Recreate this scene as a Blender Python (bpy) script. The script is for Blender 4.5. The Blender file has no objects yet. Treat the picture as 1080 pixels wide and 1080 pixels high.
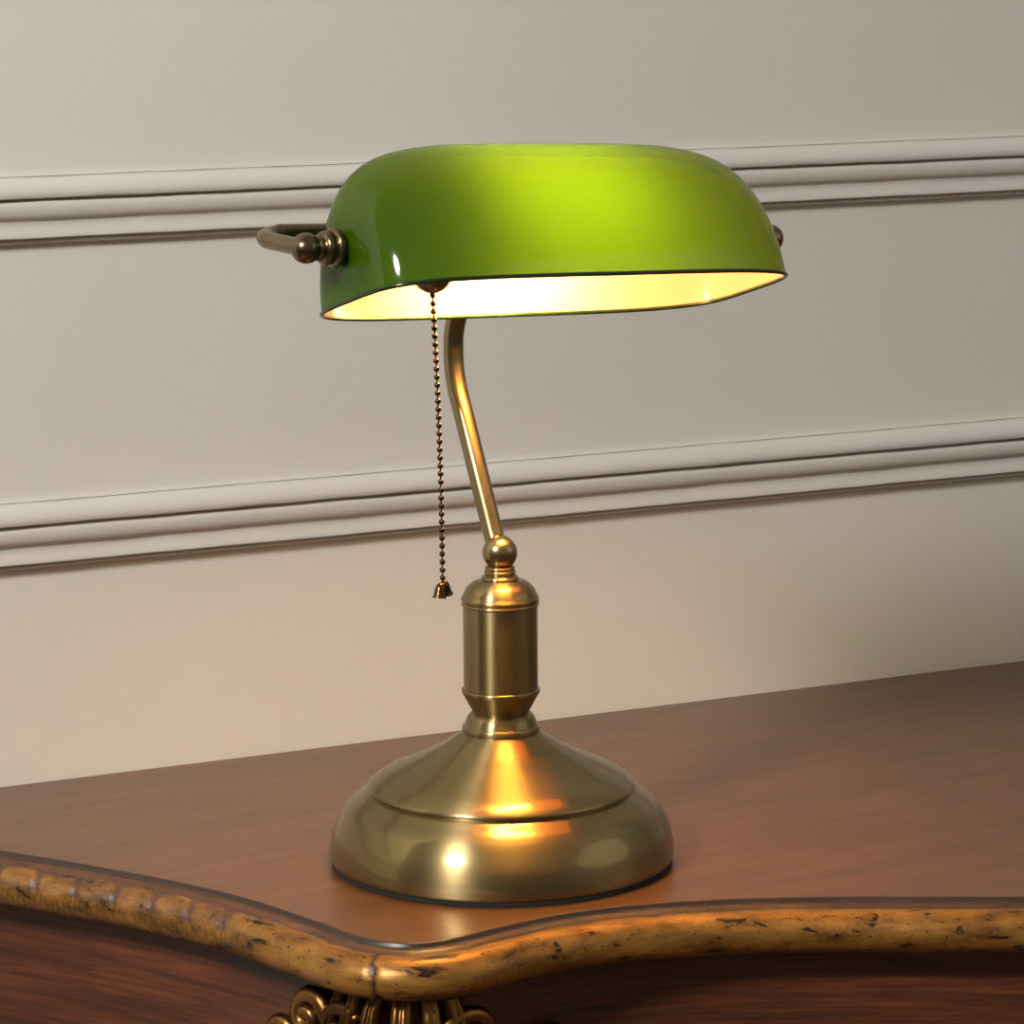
import bpy, bmesh, math, random
from mathutils import Vector, Matrix
random.seed(7)
scene = bpy.context.scene
COL = scene.collection

# ------------------------------------------------------------------ helpers
def link(name, me, mat=None, parent=None, smooth=True):
    o = bpy.data.objects.new(name, me)
    COL.objects.link(o)
    if mat: me.materials.append(mat)
    if parent: o.parent = parent
    if smooth:
        for p in me.polygons: p.use_smooth = True
    return o

def from_bm(name, bm, mat=None, parent=None, smooth=True, fix=True):
    if fix: bmesh.ops.recalc_face_normals(bm, faces=bm.faces)
    me = bpy.data.meshes.new(name); bm.to_mesh(me); bm.free()
    return link(name, me, mat, parent, smooth)

def tag(o, label=None, cat=None, group=None, kind=None):
    if label: o['label'] = label
    if cat: o['category'] = cat
    if group: o['group'] = group
    if kind: o['kind'] = kind
    return o

def auto_sharp(o, deg=35):
    me = o.data
    bm = bmesh.new(); bm.from_mesh(me)
    a = math.radians(deg)
    for e in bm.edges:
        if len(e.link_faces) == 2 and e.calc_face_angle(0) > a: e.smooth = False
    bm.to_mesh(me); bm.free()

def catmull(pts, n=8, closed=False):
    pts = [Vector(p) for p in pts]; out = []
    N = len(pts)
    for i in range(N if closed else N - 1):
        p1, p2 = pts[i], pts[(i + 1) % N]
        p0 = pts[i - 1] if (i > 0 or closed) else p1 * 2 - p2
        p3 = pts[(i + 2) % N] if (i + 2 < N or closed) else p2 * 2 - p1
        for k in range(n):
            t = k / n
            out.append(0.5 * ((2 * p1) + (p2 - p0) * t + (2 * p0 - 5 * p1 + 4 * p2 - p3) * t * t + (3 * p1 - p0 - 3 * p2 + p3) * t ** 3))
    if not closed: out.append(pts[-1].copy())
    return out

def resample(pts, step):
    out = [pts[0].copy()]; acc = 0.0
    for a, b in zip(pts[:-1], pts[1:]):
        L = (b - a).length
        if L < 1e-9: continue
        d = step - acc
        while d <= L:
            out.append(a.lerp(b, d / L)); d += step
        acc = L - (d - step)
    if (out[-1] - pts[-1]).length > step * .3: out.append(pts[-1].copy())
    return out

def lathe(bm, prof, seg=96, mtx=None, cap0=True, cap1=True):
    rings = []
    for r, z in prof:
        ring = []
        for k in range(seg):
            a = 2 * math.pi * k / seg
            p = Vector((r * math.cos(a), r * math.sin(a), z))
            ring.append(bm.verts.new(mtx @ p if mtx else p))
        rings.append(ring)
    for a, b in zip(rings[:-1], rings[1:]):
        for k in range(seg):
            bm.faces.new((a[k], a[(k + 1) % seg], b[(k + 1) % seg], b[k]))
    if cap0 and prof[0][0] > 0: bm.faces.new(rings[0][::-1])
    if cap1 and prof[-1][0] > 0: bm.faces.new(rings[-1])

def tube(bm, pts, rad, seg=24, cap=True, flat=None):
    pts = [Vector(p) for p in pts]; n = len(pts)
    T = [(pts[min(i + 1, n - 1)] - pts[max(i - 1, 0)]).normalized() for i in range(n)]
    ref = Vector((0, 0, 1)) if abs(T[0].z) < .9 else Vector((1, 0, 0))
    nrm = (ref - T[0] * ref.dot(T[0])).normalized()
    rings = []
    for i in range(n):
        nrm = (nrm - T[i] * nrm.dot(T[i])).normalized()
        bn = T[i].cross(nrm)
        r = rad(i / (n - 1)) if callable(rad) else rad
        rings.append([bm.verts.new(pts[i] + (nrm * math.cos(2 * math.pi * k / seg) + bn * math.sin(2 * math.pi * k / seg)) * r) for k in range(seg)])
    for a, b in zip(rings[:-1], rings[1:]):
        for k in range(seg):
            bm.faces.new((a[k], a[(k + 1) % seg], b[(k + 1) % seg], b[k]))
    if cap:
        bm.faces.new(rings[0][::-1]); bm.faces.new(rings[-1])

def frame_m(origin, z, x=None):
    z = Vector(z).normalized()
    x = Vector(x) if x else (Vector((0, 0, 1)) if abs(z.z) < .9 else Vector((1, 0, 0)))
    x = (x - z * x.dot(z)).normalized(); y = z.cross(x)
    m = Matrix((x, y, z)).transposed().to_4x4(); m.translation = origin
    return m

# ------------------------------------------------------------------ material helpers
def new_mat(name):
    m = bpy.data.materials.new(name); m.use_nodes = True
    nt = m.node_tree; nt.nodes.clear()
    out = nt.nodes.new('ShaderNodeOutputMaterial')
    return m, nt, out

def N(nt, t, **kw):
    n = nt.nodes.new(t)
    for k, v in kw.items():
        if k.startswith('_'): setattr(n, k[1:], v)
        else: n.inputs[k.replace('__', ' ')].default_value = v
    return n

def ramp(nt, fac, stops, interp='LINEAR'):
    r = nt.nodes.new('ShaderNodeValToRGB'); r.color_ramp.interpolation = interp
    el = r.color_ramp.elements
    while len(el) > 1: el.remove(el[-1])
    el[0].position = stops[0][0]; el[0].color = stops[0][1]
    for p, c in stops[1:]:
        e = el.new(p); e.color = c
    nt.links.new(fac, r.inputs['Fac']); return r

def c4(r, g, b): return (r, g, b, 1.0)
def srgb(r, g, b):
    f = lambda v: (v / 255 / 12.92) if v / 255 <= .04045 else ((v / 255 + .055) / 1.055) ** 2.4
    return (f(r), f(g), f(b), 1.0)

def bump_from(nt, height, strength, dist, bsdf):
    b = N(nt, 'ShaderNodeBump', Strength=strength, Distance=dist)
    nt.links.new(height, b.inputs['Height']); nt.links.new(b.outputs['Normal'], bsdf.inputs['Normal'])

def coords(nt, scale=(1, 1, 1), rot=(0, 0, 0)):
    tc = nt.nodes.new('ShaderNodeTexCoord'); mp = nt.nodes.new('ShaderNodeMapping')
    mp.inputs['Scale'].default_value = scale; mp.inputs['Rotation'].default_value = rot
    nt.links.new(tc.outputs['Object'], mp.inputs['Vector']); return mp.outputs['Vector']

def mat_paint(name, col, rough=.55, bump=.12, scale=900):
    m, nt, out = new_mat(name)
    b = N(nt, 'ShaderNodeBsdfPrincipled', Roughness=rough)
    v = coords(nt)
    n1 = N(nt, 'ShaderNodeTexNoise', Scale=6.0, Detail=4.0); nt.links.new(v, n1.inputs['Vector'])
    r = ramp(nt, n1.outputs['Fac'], [(.3, c4(*[x * .96 for x in col[:3]])), (.7, col)])
    nt.links.new(r.outputs['Color'], b.inputs['Base Color'])
    n2 = N(nt, 'ShaderNodeTexNoise', Scale=float(scale), Detail=3.0); nt.links.new(v, n2.inputs['Vector'])
    bump_from(nt, n2.outputs['Fac'], bump, .0006, b)
    nt.links.new(b.outputs[0], out.inputs[0]); return m

def mat_wood(name, dark, mid, light, rough=.33, rot=(0, 0, 0), sc=(1, 1, 1), coat=.3, uv=False):
    m, nt, out = new_mat(name)
    b = N(nt, 'ShaderNodeBsdfPrincipled', Roughness=rough)
    b.inputs['Coat Weight'].default_value = coat; b.inputs['Coat Roughness'].default_value = .22
    if uv:
        un = nt.nodes.new('ShaderNodeUVMap'); un.uv_map = 'run'; v = un.outputs[0]
    else: v = coords(nt, scale=sc, rot=rot)
    def st(scale, sx, det):
        mp = nt.nodes.new('ShaderNodeMapping'); mp.inputs['Scale'].default_value = sx
        nt.links.new(v, mp.inputs['Vector'])
        n = N(nt, 'ShaderNodeTexNoise', Scale=scale, Detail=det, Roughness=.6, Distortion=.4)
        nt.links.new(mp.outputs[0], n.inputs['Vector']); return n
    a = st(18.0, (.35, 3.2, 3.2), 6.0)      # broad figure
    f = st(170.0, (.10, 2.2, 2.2), 5.0)     # fine pores
    mx = N(nt, 'ShaderNodeMix', _data_type='FLOAT', Factor=.56)
    nt.links.new(a.outputs['Fac'], mx.inputs[2]); nt.links.new(f.outputs['Fac'], mx.inputs[3])
    r = ramp(nt, mx.outputs[0], [(.30, dark), (.5, mid), (.70, light)])
    nt.links.new(r.outputs['Color'], b.inputs['Base Color'])
    bump_from(nt, f.outputs['Fac'], .10, .0005, b)
    nt.links.new(b.outputs[0], out.inputs[0]); return m

def mat_metal(name, lo, hi, rough=.27, aniso=.0, axis='Z', brush=(1, 1, 900), brush_amt=.03):
    m, nt, out = new_mat(name)
    b = N(nt, 'ShaderNodeBsdfPrincipled', Metallic=1.0, Roughness=rough)
    v = coords(nt)
    n1 = N(nt, 'ShaderNodeTexNoise', Scale=14.0, Detail=4.0); nt.links.new(v, n1.inputs['Vector'])
    r = ramp(nt, n1.outputs['Fac'], [(.35, lo), (.65, hi)])
    nt.links.new(r.outputs['Color'], b.inputs['Base Color'])
    mp = nt.nodes.new('ShaderNodeMapping'); mp.inputs['Scale'].default_value = brush
    nt.links.new(v, mp.inputs['Vector'])
    n2 = N(nt, 'ShaderNodeTexNoise', Scale=4.0, Detail=3.0); nt.links.new(mp.outputs[0], n2.inputs['Vector'])
    ra = nt.nodes.new('ShaderNodeMapRange')
    dv = .07 if brush_amt else .012
    ra.inputs['To Min'].default_value = rough - dv; ra.inputs['To Max'].default_value = rough + dv
    nt.links.new(n2.outputs['Fac'], ra.inputs['Value']); nt.links.new(ra.outputs[0], b.inputs['Roughness'])
    if brush_amt: bump_from(nt, n2.outputs['Fac'], brush_amt, .0006, b)
    if aniso:
        b.inputs['Anisotropic'].default_value = aniso
        b.inputs['Anisotropic Rotation'].default_value = .25
        t = nt.nodes.new('ShaderNodeTangent'); t.direction_type = 'RADIAL'; t.axis = axis
        nt.links.new(t.outputs[0], b.inputs['Tangent'])
        # brushed lobe under a thin even polish
        g = N(nt, 'ShaderNodeBsdfPrincipled', Metallic=1.0, Roughness=.11)
        nt.links.new(r.outputs['Color'], g.inputs['Base Color'])
        mx = N(nt, 'ShaderNodeMixShader', Fac=.36)
        nt.links.new(b.outputs[0], mx.inputs[1]); nt.links.new(g.outputs[0], mx.inputs[2])
        nt.links.new(mx.outputs[0], out.inputs[0]); return m
    nt.links.new(b.outputs[0], out.inputs[0]); return m

def mat_simple(name, col, rough=.6, metal=0.0):
    m, nt, out = new_mat(name)
    b = N(nt, 'ShaderNodeBsdfPrincipled', Roughness=rough, Metallic=metal)
    n = N(nt, 'ShaderNodeTexNoise', Scale=120.0, Detail=3.0); nt.links.new(coords(nt), n.inputs['Vector'])
    r = ramp(nt, n.outputs['Fac'], [(.3, c4(*[x * .8 for x in col[:3]])), (.7, col)])
    nt.links.new(r.outputs['Color'], b.inputs['Base Color'])
    nt.links.new(b.outputs[0], out.inputs[0]); return m

def mat_shade():
    m, nt, out = new_mat('green_cased_glass')
    geo = nt.nodes.new('ShaderNodeNewGeometry')
    # outside: green glass that lets the bulb glow through
    d = N(nt, 'ShaderNodeBsdfDiffuse', Color=c4(.007, .068, .0018))
    t = N(nt, 'ShaderNodeBsdfTranslucent', Color=c4(.031, .074, .0002))
    mo = N(nt, 'ShaderNodeMixShader', Fac=.42)
    nt.links.new(d.outputs[0], mo.inputs[1]); nt.links.new(t.outputs[0], mo.inputs[2])
    g = N(nt, 'ShaderNodeBsdfGlossy', Roughness=.085, Color=c4(.62, .62, .62))
    fr = N(nt, 'ShaderNodeFresnel', IOR=1.5)
    mg = nt.nodes.new('ShaderNodeMixShader')
    nt.links.new(fr.outputs[0], mg.inputs[0]); nt.links.new(mo.outputs[0], mg.inputs[1]); nt.links.new(g.outputs[0], mg.inputs[2])
    # inside: white opal lining
    di = N(nt, 'ShaderNodeBsdfDiffuse', Color=c4(.68, .385, .40))
    ti = N(nt, 'ShaderNodeBsdfTranslucent', Color=c4(.10, .28, .01))
    mi = N(nt, 'ShaderNodeMixShader', Fac=.15)
    nt.links.new(di.outputs[0], mi.inputs[1]); nt.links.new(ti.outputs[0], mi.inputs[2])
    gi = N(nt, 'ShaderNodeBsdfGlossy', Roughness=.12, Color=c4(1, 1, 1))
    mj = N(nt, 'ShaderNodeMixShader', Fac=.04)
    nt.links.new(mi.outputs[0], mj.inputs[1]); nt.links.new(gi.outputs[0], mj.inputs[2])
    mm = nt.nodes.new('ShaderNodeMixShader')
    nt.links.new(geo.outputs['Backfacing'], mm.inputs[0]); nt.links.new(mg.outputs[0], mm.inputs[1]); nt.links.new(mj.outputs[0], mm.inputs[2])
    nt.links.new(mm.outputs[0], out.inputs[0]); return m

def mat_bulb():
    m, nt, out = new_mat('lit_bulb_glass')
    e = N(nt, 'ShaderNodeEmission', Color=BULB_COL, Strength=BULB_STR)
    nt.links.new(e.outputs[0], out.inputs[0]); return m

def mat_gilt():
    """Antiqued gilding: the 'gild' attribute says where gold leaf sits on the brown wood."""
    m, nt, out = new_mat('antique_gilt_moulding')
    b = N(nt, 'ShaderNodeBsdfPrincipled')
    at = nt.nodes.new('ShaderNodeAttribute'); at.attribute_name = 'gild'
    uv = nt.nodes.new('ShaderNodeUVMap'); uv.uv_map = 'run'
    v0 = coords(nt)
    mpu = nt.nodes.new('ShaderNodeMapping'); mpu.inputs['Scale'].default_value = (.42, 1.0, 1.0); mpu.inputs['Location'].default_value = (.37, .11, 0)
    nt.links.new(uv.outputs[0], mpu.inputs['Vector']); v = mpu.outputs[0]
    n1 = N(nt, 'ShaderNodeTexNoise', Scale=75.0, Detail=7.0, Roughness=.7); nt.links.new(v, n1.inputs['Vector'])
    n2 = N(nt, 'ShaderNodeTexNoise', Scale=420.0, Detail=3.0, Roughness=.6); nt.links.new(v, n2.inputs['Vector'])
    gold = ramp(nt, n1.outputs['Fac'], [(.30, srgb(66, 44, 18)), (.48, srgb(134, 92, 38)), (.74, srgb(180, 130, 60))])
    brown = ramp(nt, n1.outputs['Fac'], [(.3, srgb(62, 40, 26)), (.7, srgb(106, 72, 48))])
    sh = N(nt, 'ShaderNodeMath', _operation='MULTIPLY_ADD'); sh.inputs[1].default_value = .55; sh.inputs[2].default_value = -.275
    nt.links.new(n1.outputs['Fac'], sh.inputs[0])
    ad = N(nt, 'ShaderNodeMath', _operation='ADD'); nt.links.new(at.outputs['Fac'], ad.inputs[0]); nt.links.new(sh.outputs[0], ad.inputs[1])
    mk = ramp(nt, ad.outputs[0], [(.42, c4(0, 0, 0)), (.58, c4(1, 1, 1))])
    mx = N(nt, 'ShaderNodeMix', _data_type='RGBA')
    nt.links.new(mk.outputs[0], mx.inputs[0]); nt.links.new(brown.outputs[0], mx.inputs[6]); nt.links.new(gold.outputs[0], mx.inputs[7])
    # dark worm specks and rubbed marks
    n3 = N(nt, 'ShaderNodeTexNoise', Scale=150.0, Detail=4.0, Roughness=.65, Distortion=.6); nt.links.new(v, n3.inputs['Vector'])
    sp = ramp(nt, n3.outputs['Fac'], [(.36, c4(1, 1, 1)), (.41, c4(0, 0, 0))])
    dk = N(nt, 'ShaderNodeMix', _data_type='RGBA'); dk.inputs[7].default_value = srgb(38, 24, 14)
    nt.links.new(sp.outputs[0], dk.inputs[0]); nt.links.new(mx.outputs[2], dk.inputs[6])
    n4 = N(nt, 'ShaderNodeTexNoise', Scale=520.0, Detail=2.0, Roughness=.6); nt.links.new(uv.outputs[0], n4.inputs['Vector'])
    s4 = ramp(nt, n4.outputs['Fac'], [(.30, c4(1, 1, 1)), (.36, c4(0, 0, 0))])
    smx = N(nt, 'ShaderNodeMath', _operation='MAXIMUM'); nt.links.new(sp.outputs[0], smx.inputs[0]); nt.links.new(s4.outputs[0], smx.inputs[1])
    nt.links.new(smx.outputs[0], dk.inputs[0])
    # darker groove, cove, leaf outlines, mitre and underside ('dark' attribute)
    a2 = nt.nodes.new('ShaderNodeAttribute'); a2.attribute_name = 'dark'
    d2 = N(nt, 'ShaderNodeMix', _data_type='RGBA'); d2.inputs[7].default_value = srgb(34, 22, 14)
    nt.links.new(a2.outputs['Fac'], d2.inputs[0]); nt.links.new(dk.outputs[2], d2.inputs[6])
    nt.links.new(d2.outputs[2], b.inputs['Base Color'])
    me = N(nt, 'ShaderNodeMath', _operation='MULTIPLY'); me.inputs[1].default_value = .55
    nt.links.new(mk.outputs[0], me.inputs[0]); nt.links.new(me.outputs[0], b.inputs['Metallic'])
    rr = nt.nodes.new('ShaderNodeMapRange'); rr.inputs['To Min'].default_value = .28; rr.inputs['To Max'].default_value = .52
    nt.links.new(n1.outputs['Fac'], rr.inputs['Value']); nt.links.new(rr.outputs[0], b.inputs['Roughness'])
    bump_from(nt, n2.outputs['Fac'], .25, .0006, b)
    nt.links.new(b.outputs[0], out.inputs[0]); return m

BULB_COL = c4(1.0, .59, .14); BULB_STR = 128.0
M_WALL = mat_paint('warm_white_wall_paint', c4(.63, .60, .55), .6)
M_TRIM = mat_paint('warm_white_trim_paint', c4(.575, .547, .505), .42, .08, 500)
M_FLOOR = mat_wood('floor_boards', srgb(70, 48, 32), srgb(104, 74, 50), srgb(128, 94, 66), .45, sc=(.6, .6, .6))
M_TOP = mat_wood('brown_veneer', srgb(58, 35, 15), srgb(86, 53, 24), srgb(108, 70, 34), .38, rot=(0, 0, math.radians(-4)), sc=(1, 1, 1))
M_BODY = mat_wood('red_brown_panel_wood', srgb(22, 8, 2), srgb(74, 33, 10), srgb(112, 57, 20), .5, coat=.05, uv=True)
M_GILT = mat_gilt()
M_CARVE = mat_metal('dark_gilt_carving', srgb(84, 56, 28), srgb(150, 108, 60), .33, brush=(60, 60, 60), brush_amt=.25)
M_BRASS = mat_metal('antique_brass', srgb(140, 122, 82), srgb(156, 137, 95), .40, aniso=.9, brush=(1, 1, 420), brush_amt=.02)
M_BRASS_ROD = mat_metal('antique_brass_rod', srgb(140, 122, 86), srgb(156, 138, 100), .26, brush=(40, 40, 40), brush_amt=0)
M_BRONZE = mat_metal('dark_antique_brass', srgb(110, 94, 70), srgb(134, 116, 88), .24, brush=(40, 40, 40), brush_amt=.01)
M_CHAIN = mat_metal('chain_brass', srgb(66, 48, 28), srgb(96, 72, 44), .25, brush=(40, 40, 40), brush_amt=0)
M_PAD = mat_simple('black_felt', c4(.006, .006, .006), .8)
M_SHADE = mat_shade()
M_BULB = mat_bulb()

# ------------------------------------------------------------------ setting
YW, ZF = .2712, -.78
def slab(name, lo, hi, mat):
    bm = bmesh.new(); bmesh.ops.create_cube(bm, size=1)
    for v in bm.verts:
        v.co = Vector([lo[i] + (v.co[i] + .5) * (hi[i] - lo[i]) for i in range(3)])
    return tag(from_bm(name, bm, mat, None, False), kind='structure')
slab('wall_back', (-2.6, YW, ZF), (3.4, YW + .12, 2.7), M_WALL)
slab('floor', (-2.6, -3.0, ZF - .1), (3.4, YW + .12, ZF), M_FLOOR)

def trim(name, ztop, h):
    k = h / 40.0
    prof = [(0, 0), (0, 2.6), (.7, 3.2), (1.2, 3.5), (1.45, 3.0), (1.75, 3.0), (2.05, 4.7), (2.4, 6.6), (3.6, 8.4), (5.4, 10.2), (7.6, 11.6), (10, 12.2), (12, 12.2), (13.1, 11.6), (13.5, 10.4), (13.7, 7.2), (14.3, 7.0),
            (14.8, 8.6), (15.8, 9.6), (18, 10.0), (20.5, 9.9), (23, 9.2), (24.8, 8.0), (25.6, 6.7), (27, 6.1), (29.5, 6.2), (32.5, 7.0), (34.6, 7.8), (35.6, 7.7), (36.2, 6.8), (36.4, 4.2), (37.0, 3.6), (37.5, 4.2), (38.4, 4.3), (39.2, 3.6), (39.5, 1.6), (40, 0)]
    bm = bmesh.new(); rows = []
    xs = [-2.6 + i * .012 for i in range(501)]
    def wob(x, j):   # paint build-up: hand-brushed ripples along the edges
        return .00015 * math.sin(x * 61 + j * .3 + ztop * 40) * math.sin(x * 23 + 1.3) + .00007 * math.sin(x * 137 + j)
    for x in xs:
        row = [bm.verts.new((x, YW - p * k * .001 - (wob(x, j) if 0 < p else 0), ztop - zz * k * .001 + wob(x, j + 5))) for j, (zz, p) in enumerate(prof)]
        rows.append(row)
    for a, b in zip(rows[:-1], rows[1:]):
        for j in range(len(prof) - 1): bm.faces.new((a[j], a[j + 1], b[j + 1], b[j]))
    o = from_bm(name, bm, M_TRIM); auto_sharp(o, 40)
    return tag(o, kind='structure')
trim('trim_1', .3482, 39.6)
trim('trim_2', .1650, 40.4)

# ------------------------------------------------------------------ desk
half = [(-.318, .2700), (-.318, .2640), (-.315, .2560), (-.300, .236), (-.266, .192), (-.2286, .1384), (-.1909, .0799), (-.1655, .035), (-.1454, -.0105), (-.1338, -.0520), (-.1245, -.0900), (-.1185, -.1035), (-.1085, -.1135), (-.0970, -.1170), (-.0835, -.1163), (-.0600, -.1108), (-.0310, -.1058), (-.0049, -.1052), (.0269, -.1097), (.0671, -.1215), (.1133, -.1421), (.1560, -.1650), (.1991, -.1878), (.27, -.221), (.34, -.245), (.42, -.257), (.48, -.259)]
XM = .48
full = half + [(2 * XM - x, y) for x, y in half[-2::-1]]
path = resample(catmull([Vector((x, y, 0)) for x, y in full], 10), .0015)
npth = len(path)
tang = [(path[min(i + 2, npth - 1)] - path[max(i - 2, 0)]).normalized() for i in range(npth)]
outw = [Vector((t.y, -t.x, 0)) for t in tang]     # outward: left of the path is inside
if outw[npth // 2].y > 0: outw = [-o for o in outw]
for _ in range(6):
    outw = [outw[0]] + [(outw[i - 1] + outw[i] * 2 + outw[i + 1]).normalized() for i in range(1, npth - 1)] + [outw[-1]]
icorn = min(range(npth), key=lambda i: (path[i] - Vector((-.1130, -.1095, 0))).length)
arc = [(i - icorn) * .0015 for i in range(npth)]   # signed arclength from the front left corner

desk = bpy.data.objects.new('console_desk', None); COL.objects.link(desk); desk.location = (XM, .0, ZF)
tag(desk, 'brown wooden console desk with serpentine gilt edge, against the white panelled wall', 'desk')
def child(o):
    for v in o.data.vertices: v.co.y = min(v.co.y, YW - .0006)
    o.parent = desk; o.matrix_parent_inverse = Matrix.Translation(-desk.location); return o

# desktop
bm = bmesh.new()
tp = [bm.verts.new(p + Vector((0, 0, 0))) for p in path]
bt = [bm.verts.new(p - outw[i] * .002 + Vector((0, 0, -.018))) for i, p in enumerate(path)]
bm.faces.new(tp); bm.faces.new(bt[::-1])
for i in range(npth):
    j = (i + 1) % npth
    bm.faces.new((tp[j], tp[i], bt[i], bt[j]))
child(from_bm('desktop', bm, M_TOP, None, False))

# gilt edge moulding swept along the serpentine outline
prof = [(-.0006, .0003), (.0002, .0011), (.0012, .0012), (.0019, .0004), (.0022, -.0013), (.0030, -.0016), (.0046, -.0010), (.0062, -.0013), (.0078, -.0024), (.0090, -.0034), (.0097, -.0036)]
cx, cz, R = .0122, -.0131, .0108
for k in range(0, 22):
    a = math.radians(112 - k * 10.2)
    prof.append((cx + R * math.cos(a), cz + R * math.sin(a)))
prof += [(.0090, -.0240), (-.006, -.0240), (-.006, -.0185)]
bm = bmesh.new()
lg = bm.verts.layers.float.new('gild'); ld = bm.verts.layers.float.new('dark')
rows = []
for i, p in enumerate(path):
    row = []; s = arc[i]
    leaf = 1.0 if s < -.088 or s > 1.2 else (0.0 if s > -.070 else (-.070 - s) / .018)
    for j, (d, z) in enumerate(prof):
        t = min(max((j - 10) / 21.0, 0), 1) if j >= 10 else 0
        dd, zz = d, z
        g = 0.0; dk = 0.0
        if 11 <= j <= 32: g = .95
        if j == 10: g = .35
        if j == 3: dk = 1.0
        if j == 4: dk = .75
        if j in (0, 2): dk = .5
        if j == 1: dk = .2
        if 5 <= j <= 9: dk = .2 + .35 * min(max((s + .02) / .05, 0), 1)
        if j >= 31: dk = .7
        # carved leaf scallops on the left run
        if leaf > 0 and 10 <= j <= 32:
            u = (s / .0262) % 1.0
            e1 = ((u - .5) / .47) ** 2
            lob = 1 - e1 - ((t - .34) / .24) ** 2          # one oval leaf tip, upper half of the moulding
            w = min(max(lob / .22, 0), 1)
            low = min(max((t - .40) / .12, 0), 1) * min(max((.95 - t) / .1, 0), 1)
            vein = .5 + .5 * math.cos(2 * math.pi * (u * 7 + t * 2.2))
            h = w * .00062 + low * (1 - w) * (.00025 - .00045 * vein) - (1 - w) * (1 - low) * .0003
            a = math.radians(112 - (j - 11) * 10.2)
            dd += math.cos(a) * h * leaf; zz += math.sin(a) * h * leaf
            g = g * (1 - leaf) + leaf * max(.50 * w, .66 * low, .34)
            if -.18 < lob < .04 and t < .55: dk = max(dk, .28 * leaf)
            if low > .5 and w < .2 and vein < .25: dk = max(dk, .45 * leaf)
        # mitre joint in the corner: a thin open crack
        if abs(s + .002 - (t - .5) * .004) < .0010 and 9 <= j <= 31:
            dd -= .0010; dk = .9
        # the front run is darker along its lower half
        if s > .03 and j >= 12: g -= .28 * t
        v = bm.verts.new(p + outw[i] * dd + Vector((0, 0, zz)))
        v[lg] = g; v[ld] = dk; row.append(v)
    rows.append(row)
for a, b in zip(rows[:-1], rows[1:]):
    for j in range(len(prof) - 1): bm.faces.new((a[j], a[j + 1], b[j + 1], b[j]))
uvl = bm.loops.layers.uv.new('run')
bm.verts.index_update()
npf = len(prof)
for f in bm.faces:
    for lp in f.loops:
        i_, j_ = divmod(lp.vert.index, npf)
        lp[uvl].uv = (arc[i_], j_ * .0019)
for r_ in (rows[0], rows[-1]): bm.faces.new(r_)
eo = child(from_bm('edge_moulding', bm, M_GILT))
eo['label'] = 'antique gilt moulding with carved leaves along the left run'

# body panels: the left side, the front and the right side, down to a plinth
def band(name, i0, i1, prof, mat, back=.02):
    bm = bmesh.new(); rows = []
    idx = list(range(i0, i1, 2)) + [i1]
    for i in idx:
        rows.append([bm.verts.new(path[i] + outw[i] * d + Vector((0, 0, z))) for d, z in prof] +
                    [bm.verts.new(path[i] + outw[i] * (d - back) + Vector((0, 0, z))) for d, z in prof[::-1]])
    n = len(rows[0])
    for a, b in zip(rows[:-1], rows[1:]):
        for j in range(n): bm.faces.new((a[j], a[(j + 1) % n], b[(j + 1) % n], b[j]))
    uvl = bm.loops.layers.uv.new('run'); bm.verts.index_update()
    for f in bm.faces:
        for lp in f.loops: lp[uvl].uv = (arc[idx[lp.vert.index // n]], lp.vert.co.z)
    bm.faces.new(rows[0]); bm.faces.new(rows[-1][::-1])
    o = child(from_bm(name, bm, mat)); auto_sharp(o, 40); return o
pan = [(-.004, -.0245), (-.004, -.055), (-.003, -.12), (-.001, -.20), (-.001, -.30), (-.005, -.45), (-.010, -.60), (-.012, -.70)]
pl = [(.004, -.70), (.004, -.712), (.010, -.722), (.012, -.735), (.012, -.78)]
jc = npth - 1 - icorn
ga = 22
band('side_panel', 0, icorn - ga, pan, M_BODY)
band('front_panel', icorn + ga, jc - ga, pan, M_BODY)
band('side_panel', jc + ga, npth - 1, pan, M_BODY)
post = [(d + .003, z) for d, z in pan]
band('corner_post', icorn - ga, icorn + ga, post, M_BODY)
band('corner_post', jc - ga, jc + ga, post, M_BODY)
band('plinth', 0, npth - 1, pl, M_GILT)

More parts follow.
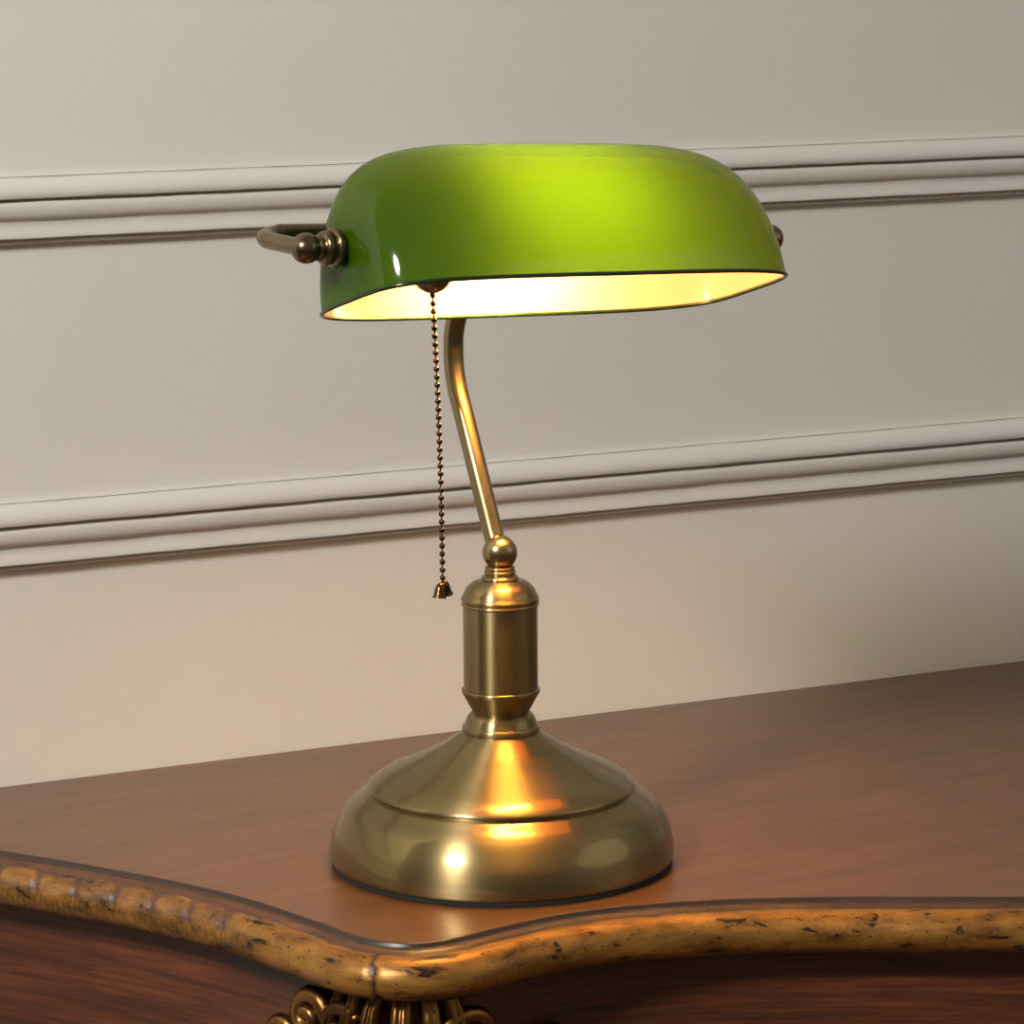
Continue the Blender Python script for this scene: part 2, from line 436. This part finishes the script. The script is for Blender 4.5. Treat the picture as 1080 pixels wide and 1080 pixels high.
# carved acanthus ornament under the corner
def on_body(s, z, d=0.0, ic=icorn):
    i = min(max(ic + int(round(s / .0015)), 0), npth - 1)
    return path[i] + outw[i] * d + Vector((0, 0, z))
def scroll(bm, s0, z0, r0, turns, side, rad, a0=0.0, d0=.004, ic=icorn, out=.006):
    pts = []
    n = int(26 * turns)
    for k in range(n + 1):
        f = k / n
        a = a0 + side * 2 * math.pi * turns * f
        r = r0 * (1 - .78 * f)
        pts.append(on_body(s0 + r * math.cos(a), z0 + r * math.sin(a), d0 + out * f, ic))
    # average against path quantisation
    for _ in range(2): pts = [pts[0]] + [(pts[i - 1] + pts[i] * 2 + pts[i + 1]) / 4 for i in range(1, n)] + [pts[-1]]
    tube(bm, pts, lambda f: rad * (1 - .45 * f), 12)
def leaf_lobe(bm, s0, s1, z0, z1, wid, d0, d1, ic=icorn):
    rows = []; n = 16; m = 6
    for k in range(n + 1):
        f = k / n
        sc_ = s0 + (s1 - s0) * f; z = z0 + (z1 - z0) * f
        w = wid * (.55 + .45 * math.sin(math.pi * (f * .8 + .2))) * (1 - .5 * f * f)
        d = d0 + (d1 - d0) * math.sin(math.pi * f * .97) ** .8 + .003 * math.sin(f * math.pi) - .002 * f
        row = []
        for q in range(-m, m + 1):
            e = q / m
            row.append(bm.verts.new(on_body(sc_, z, d, ic) + (on_body(sc_ + .004, z, d, ic) - on_body(sc_ - .004, z, d, ic)).normalized() * (w * e) + outw[min(max(ic + int(sc_ / .0015), 0), npth - 1)] * (.0055 * math.sqrt(max(0, 1 - e * e)) - .0022 * math.exp(-(e / .18) ** 2))))
        rows.append(row)
    for a, b in zip(rows[:-1], rows[1:]):
        for q in range(2 * m): bm.faces.new((a[q], a[q + 1], b[q + 1], b[q]))
def carving(ic, mir):
    bm = bmesh.new()
    S = mir
    for a_, b_, w_, dp in ((-.030, -.052, .0052, .006), (-.019, -.032, .0058, .008), (-.008, -.012, .0062, .010), (.004, .005, .0066, .011), (.016, .024, .0062, .009), (.027, .044, .0056, .007)):
        leaf_lobe(bm, a_ * S, b_ * S, -.0262 - .0006 * abs(a_) * 100, -.115, w_, .001, dp, ic)
    leaf_lobe(bm, .000 * S, .004 * S, -.060, -.20, .0100, .004, .014, ic)
    scroll(bm, -.028 * S, -.0480, .0135, 1.25, S, .0052, math.pi * (.15 if S > 0 else .85), ic=ic, d0=.004)
    scroll(bm, -.055 * S, -.0470, .0125, 1.35, S, .0056, 0, ic=ic, d0=.002)
    scroll(bm, .037 * S, -.0510, .0165, 1.25, -S, .0050, math.pi, ic=ic, d0=.004)
    scroll(bm, -.083 * S, -.0640, .0085, 1.2, S, .0045, 0, ic=ic, d0=.0)
    scroll(bm, .092 * S, -.0660, .0105, 1.2, -S, .0042, math.pi, ic=ic, d0=.0)
    # stems that run from the scrolls down to the tip of the leaf
    for s_a, z_a, s_b, z_b in ((-.083, -.0715, -.050, -.105), (-.055, -.060, -.020, -.15), (.092, -.0765, .055, -.105), (.037, -.067, .016, -.15)):
        pts = [on_body((s_a + (s_b - s_a) * f) * S, z_a + (z_b - z_a) * f - .012 * math.sin(math.pi * f), .003, ic) for f in [q / 14 for q in range(15)]]
        for _ in range(2): pts = [pts[0]] + [(pts[i - 1] + pts[i] * 2 + pts[i + 1]) / 4 for i in range(1, 14)] + [pts[-1]]
        tube(bm, pts, lambda f: .0035 * (1 - .4 * f), 10)
    return child(from_bm('carved_ornament', bm, M_CARVE))
carving(icorn, 1)
carving(jc, -1)

# ------------------------------------------------------------------ banker's lamp
lamp = bpy.data.objects.new('desk_lamp', None); COL.objects.link(lamp)
tag(lamp, "lit banker's lamp with green glass shade and antique brass base standing on the desk", 'lamp')

def lathe_part(name, prof, mat, fine=True, seg=128):
    bm = bmesh.new()
    if fine:
        pr = [(p.x, p.y) for p in catmull([Vector((r, z, 0)) for r, z in prof], 5)]
    else: pr = prof
    lathe(bm, pr, seg)
    o = from_bm(name, bm, mat, lamp); auto_sharp(o, 50); return o
lathe_part('felt_pad', [(.0885, 0), (.0893, .0004), (.0893, .0024), (.0880, .0026)], M_PAD, False)
base_lo = [(.0886, .0026), (.0896, .0030), (.0902, .0052), (.0901, .0090), (.0895, .0135), (.0883, .0182), (.0860, .0232), (.0825, .0290), (.0790, .0325), (.0750, .0352), (.0715, .0376), (.0697, .0386), (.0690, .0392)]
base_hi = [(.0690, .0392), (.0697, .0397), (.0701, .0404), (.0699, .0413), (.0690, .0424), (.0665, .0443), (.0625, .0468), (.0580, .0489), (.0530, .0511), (.0480, .0534), (.0430, .0557), (.0380, .0583), (.0330, .0608), (.0290, .0633), (.0250, .0659), (.0215, .0682), (.0195, .0695)]
pr = [(p.x, p.y) for p in catmull([Vector((r, z, 0)) for r, z in base_lo], 5)] + [(p.x, p.y) for p in catmull([Vector((r, z, 0)) for r, z in base_hi], 5)][1:]
bm = bmesh.new(); lathe(bm, pr, 192); bo = from_bm('base', bm, M_BRASS, lamp); auto_sharp(bo, 50)
lathe_part('base_collar', [(.0188, .0660), (.0194, .0664), (.0198, .0674), (.0195, .0682), (.0192, .0684), (.0200, .0690), (.0203, .0702), (.0203, .0716), (.0199, .0726), (.0192, .0730), (.0188, .0740), (.0180, .0760), (.0170, .0778), (.0158, .0790), (.0150, .0794)], M_BRASS)
lathe_part('column', [(.0142, .0790), (.0145, .0797), (.0153, .0812), (.0165, .0833), (.0179, .0860), (.0190, .0880), (.0195, .0890), (.0201, .0896), (.0204, .0906), (.0204, .0916), (.0200, .0922), (.0194, .0924)], M_BRASS)
lathe_part('column_sleeve', [(.0180, .0918), (.0194, .0920), (.0194, .0930), (.0194, .1350), (.0194, .1365), (.0180, .1367)], M_BRASS, False)
lathe_part('column_cap', [(.0192, .1362), (.0200, .1364), (.0203, .1370), (.0201, .1376), (.0197, .1379), (.0199, .1383), (.0202, .1390), (.0202, .1400), (.0198, .1408), (.0192, .1418), (.0182, .1442), (.0165, .1465), (.0140, .1484), (.0115, .1493), (.0098, .1496)], M_BRASS)
lathe_part('neck_rings', [(.0090, .1494), (.0096, .1497), (.0097, .1506), (.0092, .1514), (.0083, .1519), (.0077, .1521), (.0078, .1526), (.0082, .1532), (.0081, .1542), (.0075, .1546), (.0074, .1549), (.0077, .1553), (.0077, .1560), (.0072, .1566), (.0064, .1569)], M_BRASS)
bm = bmesh.new(); bmesh.ops.create_uvsphere(bm, u_segments=48, v_segments=32, radius=.0091)
bmesh.ops.translate(bm, verts=bm.verts, vec=(0, 0, .1637)); from_bm('ball_finial', bm, M_BRASS_ROD, lamp)

# shade axes: u along the shade, v to its open front, w up out of the rim
U = Vector((.99331, .10898, -.03830)); V = Vector((.11539, -.95121, .28615)); W = Vector((.00524, .28865, .95742))
C = Vector((.01475, -.03856, .30017)); A, B, H = .12257, .05204, .07725
NU, NV, NW = 4.402, 1.802, 4.894
Bk = Vector((-.12043, .99272, 0)); Uh = Vector((.99272, .12043, 0))

# bent arm
armdz = [(.0008, .1642), (.0028, .1672), (.0054, .1715), (.0149, .1922), (.0245, .2131), (.0324, .2303), (.0388, .2440), (.0420, .2560), (.0425, .2670), (.0417, .2745), (.0396, .2838), (.0350, .2975), (.0290, .3115), (.0225, .3225), (.0188, .3275)]
arm_pts = [Bk * d + Vector((0, 0, z)) + Uh * (.012 * max(0, min(1, (z - .280) / .045))) for d, z in armdz]
bm = bmesh.new(); tube(bm, resample(catmull(arm_pts, 10), .0015), .0053, 32); from_bm('arm', bm, M_BRASS_ROD, lamp)

# yoke: tube behind the shade whose two ends turn forward to the pivot knobs
PW = .0265
PL = C - U * A + W * PW; PR = C + U * A + W * PW
OUT, OUTR = .0202, .0160
ballL = PL - U * OUT; ballR = PR + U * OUTR
DB, RB = .0510, .0180
def bend(ball, sgn):
    p = [ball, ball + Bk * (DB - RB) * .5 + Vector((0, 0, .0006))]
    cen = ball + Bk * (DB - RB) + Uh * (sgn * RB)
    for k in range(11):
        a = math.pi / 2 * k / 10
        p.append(cen - Uh * (sgn * RB * math.cos(a)) + Bk * (RB * math.sin(a)) + Vector((0, 0, .0012 + .0018 * k / 10)))
    return p
bl = bend(ballL, 1); br = bend(ballR, -1)
mid = [bl[-1].lerp(br[-1], f) for f in (.2, .4, .6, .8)]
bm = bmesh.new(); tube(bm, resample(catmull(bl + mid + br[::-1], 6), .0015), .0043, 28)
from_bm('yoke', bm, M_BRONZE, lamp)

def knob(P, axis, out, name='pivot_knob'):
    m = frame_m(P, axis)
    pr = [(.0044, -.0070), (.0044, -.0030), (.0060, -.0012), (.0092, -.0004), (.0099, .0008), (.0099, .0022), (.0092, .0030), (.0080, .0034), (.0079, .0042), (.0083, .0052), (.0083, .0070), (.0078, .0080), (.0064, .0084), (.0060, .0088), (.0064, .0094), (.0064, .0106), (.0056, .0116)]
    bm = bmesh.new(); lathe(bm, pr, 48, m)
    cz = out - .0012
    sp = [(max(.0075 * math.sin(a), .0001), cz - .0075 * math.cos(a)) for a in [math.radians(40 + 140 * k / 24) for k in range(25)]]
    lathe(bm, sp, 48, m)
    o = from_bm(name, bm, M_BRONZE, lamp); auto_sharp(o, 50); return o
knob(PL - U * .0025, -U, OUT - .0022); knob(PR, U, OUTR)

# glass shade
gs = [.9 * k / 36 for k in range(37)]
k0 = math.sqrt(1 - .9 ** NU)
gs += [(1 - (k0 * (1 - q / 44)) ** 2) ** (1 / NU) for q in range(1, 45)]
gs = [-g for g in gs[:0:-1]] + gs
NB = 72
def shade_pt(g, beta, inset=0.0):
    k2 = max(0.0, 1 - abs(g) ** NU)
    cb, sb = math.cos(beta), math.sin(beta)
    vv = B * k2 ** (1 / NU) * math.copysign(abs(cb) ** (2 / NV), cb)
    ww = H * k2 ** (1 / NW) * abs(sb) ** (2 / NV)
    return C + U * (A * g) + V * vv + W * ww
bm = bmesh.new(); rows = []
for g in gs:
    if abs(g) >= 1 - 1e-9:
        rows.append([bm.verts.new(shade_pt(g, 0))] * (NB + 1)); continue
    rows.append([bm.verts.new(shade_pt(g, math.pi * k / NB)) for k in range(NB + 1)])
for a, b in zip(rows[:-1], rows[1:]):
    for k in range(NB):
        vs = []
        for v in (a[k], b[k], b[k + 1], a[k + 1]):
            if v not in vs: vs.append(v)
        if len(vs) > 2: bm.faces.new(vs)
cen = C + W * .02
bm.normal_update()
for f in bm.faces:
    if (f.calc_center_median() - cen).dot(f.normal) < 0: f.normal_flip()
sh = from_bm('glass_shade', bm, M_SHADE, lamp, True, False)
sh['label'] = 'glossy green glass shade, white inside'
# rolled glass edge
rim = [shade_pt(g, 0) for g in gs] + [shade_pt(g, math.pi) for g in gs[-2:0:-1]]
rim = resample(rim + [rim[0]], .0012)[:-1]
bm = bmesh.new(); tube(bm, rim + [rim[0], rim[1]], .0011, 10, cap=False)
M_RIM = mat_simple('dark_green_glass_edge', c4(.006, .022, .003), .2)
from_bm('shade_rim', bm, M_RIM, sh)

# socket and bulb along the pivot axis, inside the shade
ax = frame_m(PL, U)
bm = bmesh.new(); lathe(bm, [(.004, .000), (.004, .012), (.013, .013), (.016, .016), (.017, .022), (.017, .050), (.0185, .052), (.0185, .058), (.0165, .060), (.0165, .067), (.012, .068)], 48, ax)
so = from_bm('socket', bm, M_BRONZE, lamp); auto_sharp(so, 40)
bm = bmesh.new()
bp = [(.0105, .064), (.0112, .069), (.0128, .075), (.0146, .083), (.0155, .094), (.0158, .110), (.0158, .130), (.0155, .142), (.0144, .152), (.0115, .1590), (.0065, .1625), (.0001, .1635)]
lathe(bm, [(p.x, p.y) for p in catmull([Vector((r, z, 0)) for r, z in bp], 4)], 48, ax)
from_bm('light_bulb', bm, M_BULB, lamp)

# pull-chain outlet, chain and bells
cap_p = Vector((-.0597, -.0476, .3099))
bm = bmesh.new()
lathe(bm, [(.0001, -.0062), (.0018, -.0060), (.0034, -.0055), (.0056, -.0044), (.0076, -.0026), (.0088, -.0008), (.0091, .0008), (.0089, .0020), (.0075, .0030), (.0050, .0040), (.0045, .0200)], 40, Matrix.Translation(cap_p + Vector((0, 0, .002))))
sw = from_bm('switch_outlet', bm, M_BRONZE, lamp); auto_sharp(sw, 50)
c0 = cap_p + Vector((0, 0, -.0035)); c1 = Vector((-.05545, -.0471, .1612))
def chain_pt(f): return c0.lerp(c1, f) + Vector((.0010 * math.sin(math.pi * f), 0, 0))
bm = bmesh.new(); tube(bm, [chain_pt(k / 40) for k in range(41)], .00042, 8)
ch = from_bm('pull_chain', bm, M_CHAIN, lamp)
nb = 36
bm = bmesh.new(); bmesh.ops.create_icosphere(bm, subdivisions=3, radius=.00150)
b0 = from_bm('bead', bm, M_CHAIN, ch); b0.location = chain_pt(.4 / nb)
for k in range(1, nb):
    o = b0.copy(); COL.objects.link(o); o.parent = ch; o.location = chain_pt((k + .4) / nb)
bellp = [(.0001, .0001), (.0010, -.0003), (.0024, -.0012), (.0033, -.0027), (.0037, -.0045), (.0039, -.0065), (.0043, -.0078), (.0052, -.0086), (.0049, -.0089), (.0036, -.0080), (.0030, -.0060), (.0001, -.0050)]
bm = bmesh.new(); lathe(bm, bellp, 32, None)
b1 = from_bm('bell', bm, M_CHAIN, ch); b1.scale = (.72, .72, .88); b1.location = c1 + Vector((-.0017, -.0014, .0004)); b1.rotation_euler = (math.radians(-6), math.radians(10), 0)
b2 = b1.copy(); COL.objects.link(b2); b2.parent = ch; b2.location = c1 + Vector((.0016, .0018, .0008)); b2.rotation_euler = (math.radians(8), math.radians(-12), 0)

# ------------------------------------------------------------------ camera
F, pitch, roll, yaw = 3589.3, .171859, -.0062708, .467355
fwd = Vector((math.sin(yaw) * math.cos(pitch), math.cos(yaw) * math.cos(pitch), -math.sin(pitch)))
r = Vector((math.cos(yaw), -math.sin(yaw), 0)); u = r.cross(fwd)
r2 = r * math.cos(roll) + u * math.sin(roll); u2 = -r * math.sin(roll) + u * math.cos(roll)
cam = bpy.data.cameras.new('camera'); co = bpy.data.objects.new('camera', cam); COL.objects.link(co)
m = Matrix((r2, u2, -fwd)).transposed().to_4x4(); m.translation = (-.773015, -1.546068, .484979)
co.matrix_world = m
cam.sensor_width = 36.0; cam.sensor_fit = 'HORIZONTAL'; cam.lens = 36.0 * F / 1080
cam.clip_start = .01
scene.camera = co

# ------------------------------------------------------------------ light
def area(name, loc, target, sx, sy, power, col, shape='RECTANGLE'):
    l = bpy.data.lights.new(name, 'AREA'); l.shape = shape; l.size = sx; l.size_y = sy
    l.energy = power; l.color = col
    o = bpy.data.objects.new(name, l); COL.objects.link(o); o.location = loc
    o.rotation_euler = (Vector(target) - Vector(loc)).to_track_quat('-Z', 'Y').to_euler(); return o
area('key_light', (-1.75, -.95, 1.45), (.05, .1, .15), .36, .36, 64, (1, .965, .92), 'ELLIPSE')
area('fill_light', (1.7, -1.5, .95), (.1, 0, .1), 1.9, 1.3, 2.8, (1, .95, .88), 'ELLIPSE')

w = bpy.data.worlds.new('room_ambience'); scene.world = w; w.use_nodes = True
nt = w.node_tree; nt.nodes.clear()
wo = nt.nodes.new('ShaderNodeOutputWorld'); bg = N(nt, 'ShaderNodeBackground', Strength=.36)
tc = nt.nodes.new('ShaderNodeTexCoord'); sx = nt.nodes.new('ShaderNodeSeparateXYZ')
nt.links.new(tc.outputs['Generated'], sx.inputs[0])
mr = nt.nodes.new('ShaderNodeMapRange'); mr.inputs['From Min'].default_value = -1; mr.inputs['From Max'].default_value = 1
nt.links.new(sx.outputs['Z'], mr.inputs['Value'])
rp = ramp(nt, mr.outputs[0], [(.30, c4(.10, .07, .05)), (.50, c4(.42, .38, .33)), (.75, c4(.80, .77, .72))])
nt.links.new(rp.outputs['Color'], bg.inputs['Color']); nt.links.new(bg.outputs[0], wo.inputs[0])

scene.view_settings.view_transform = 'Standard'
scene.view_settings.look = 'None'
scene.view_settings.exposure = 0.0
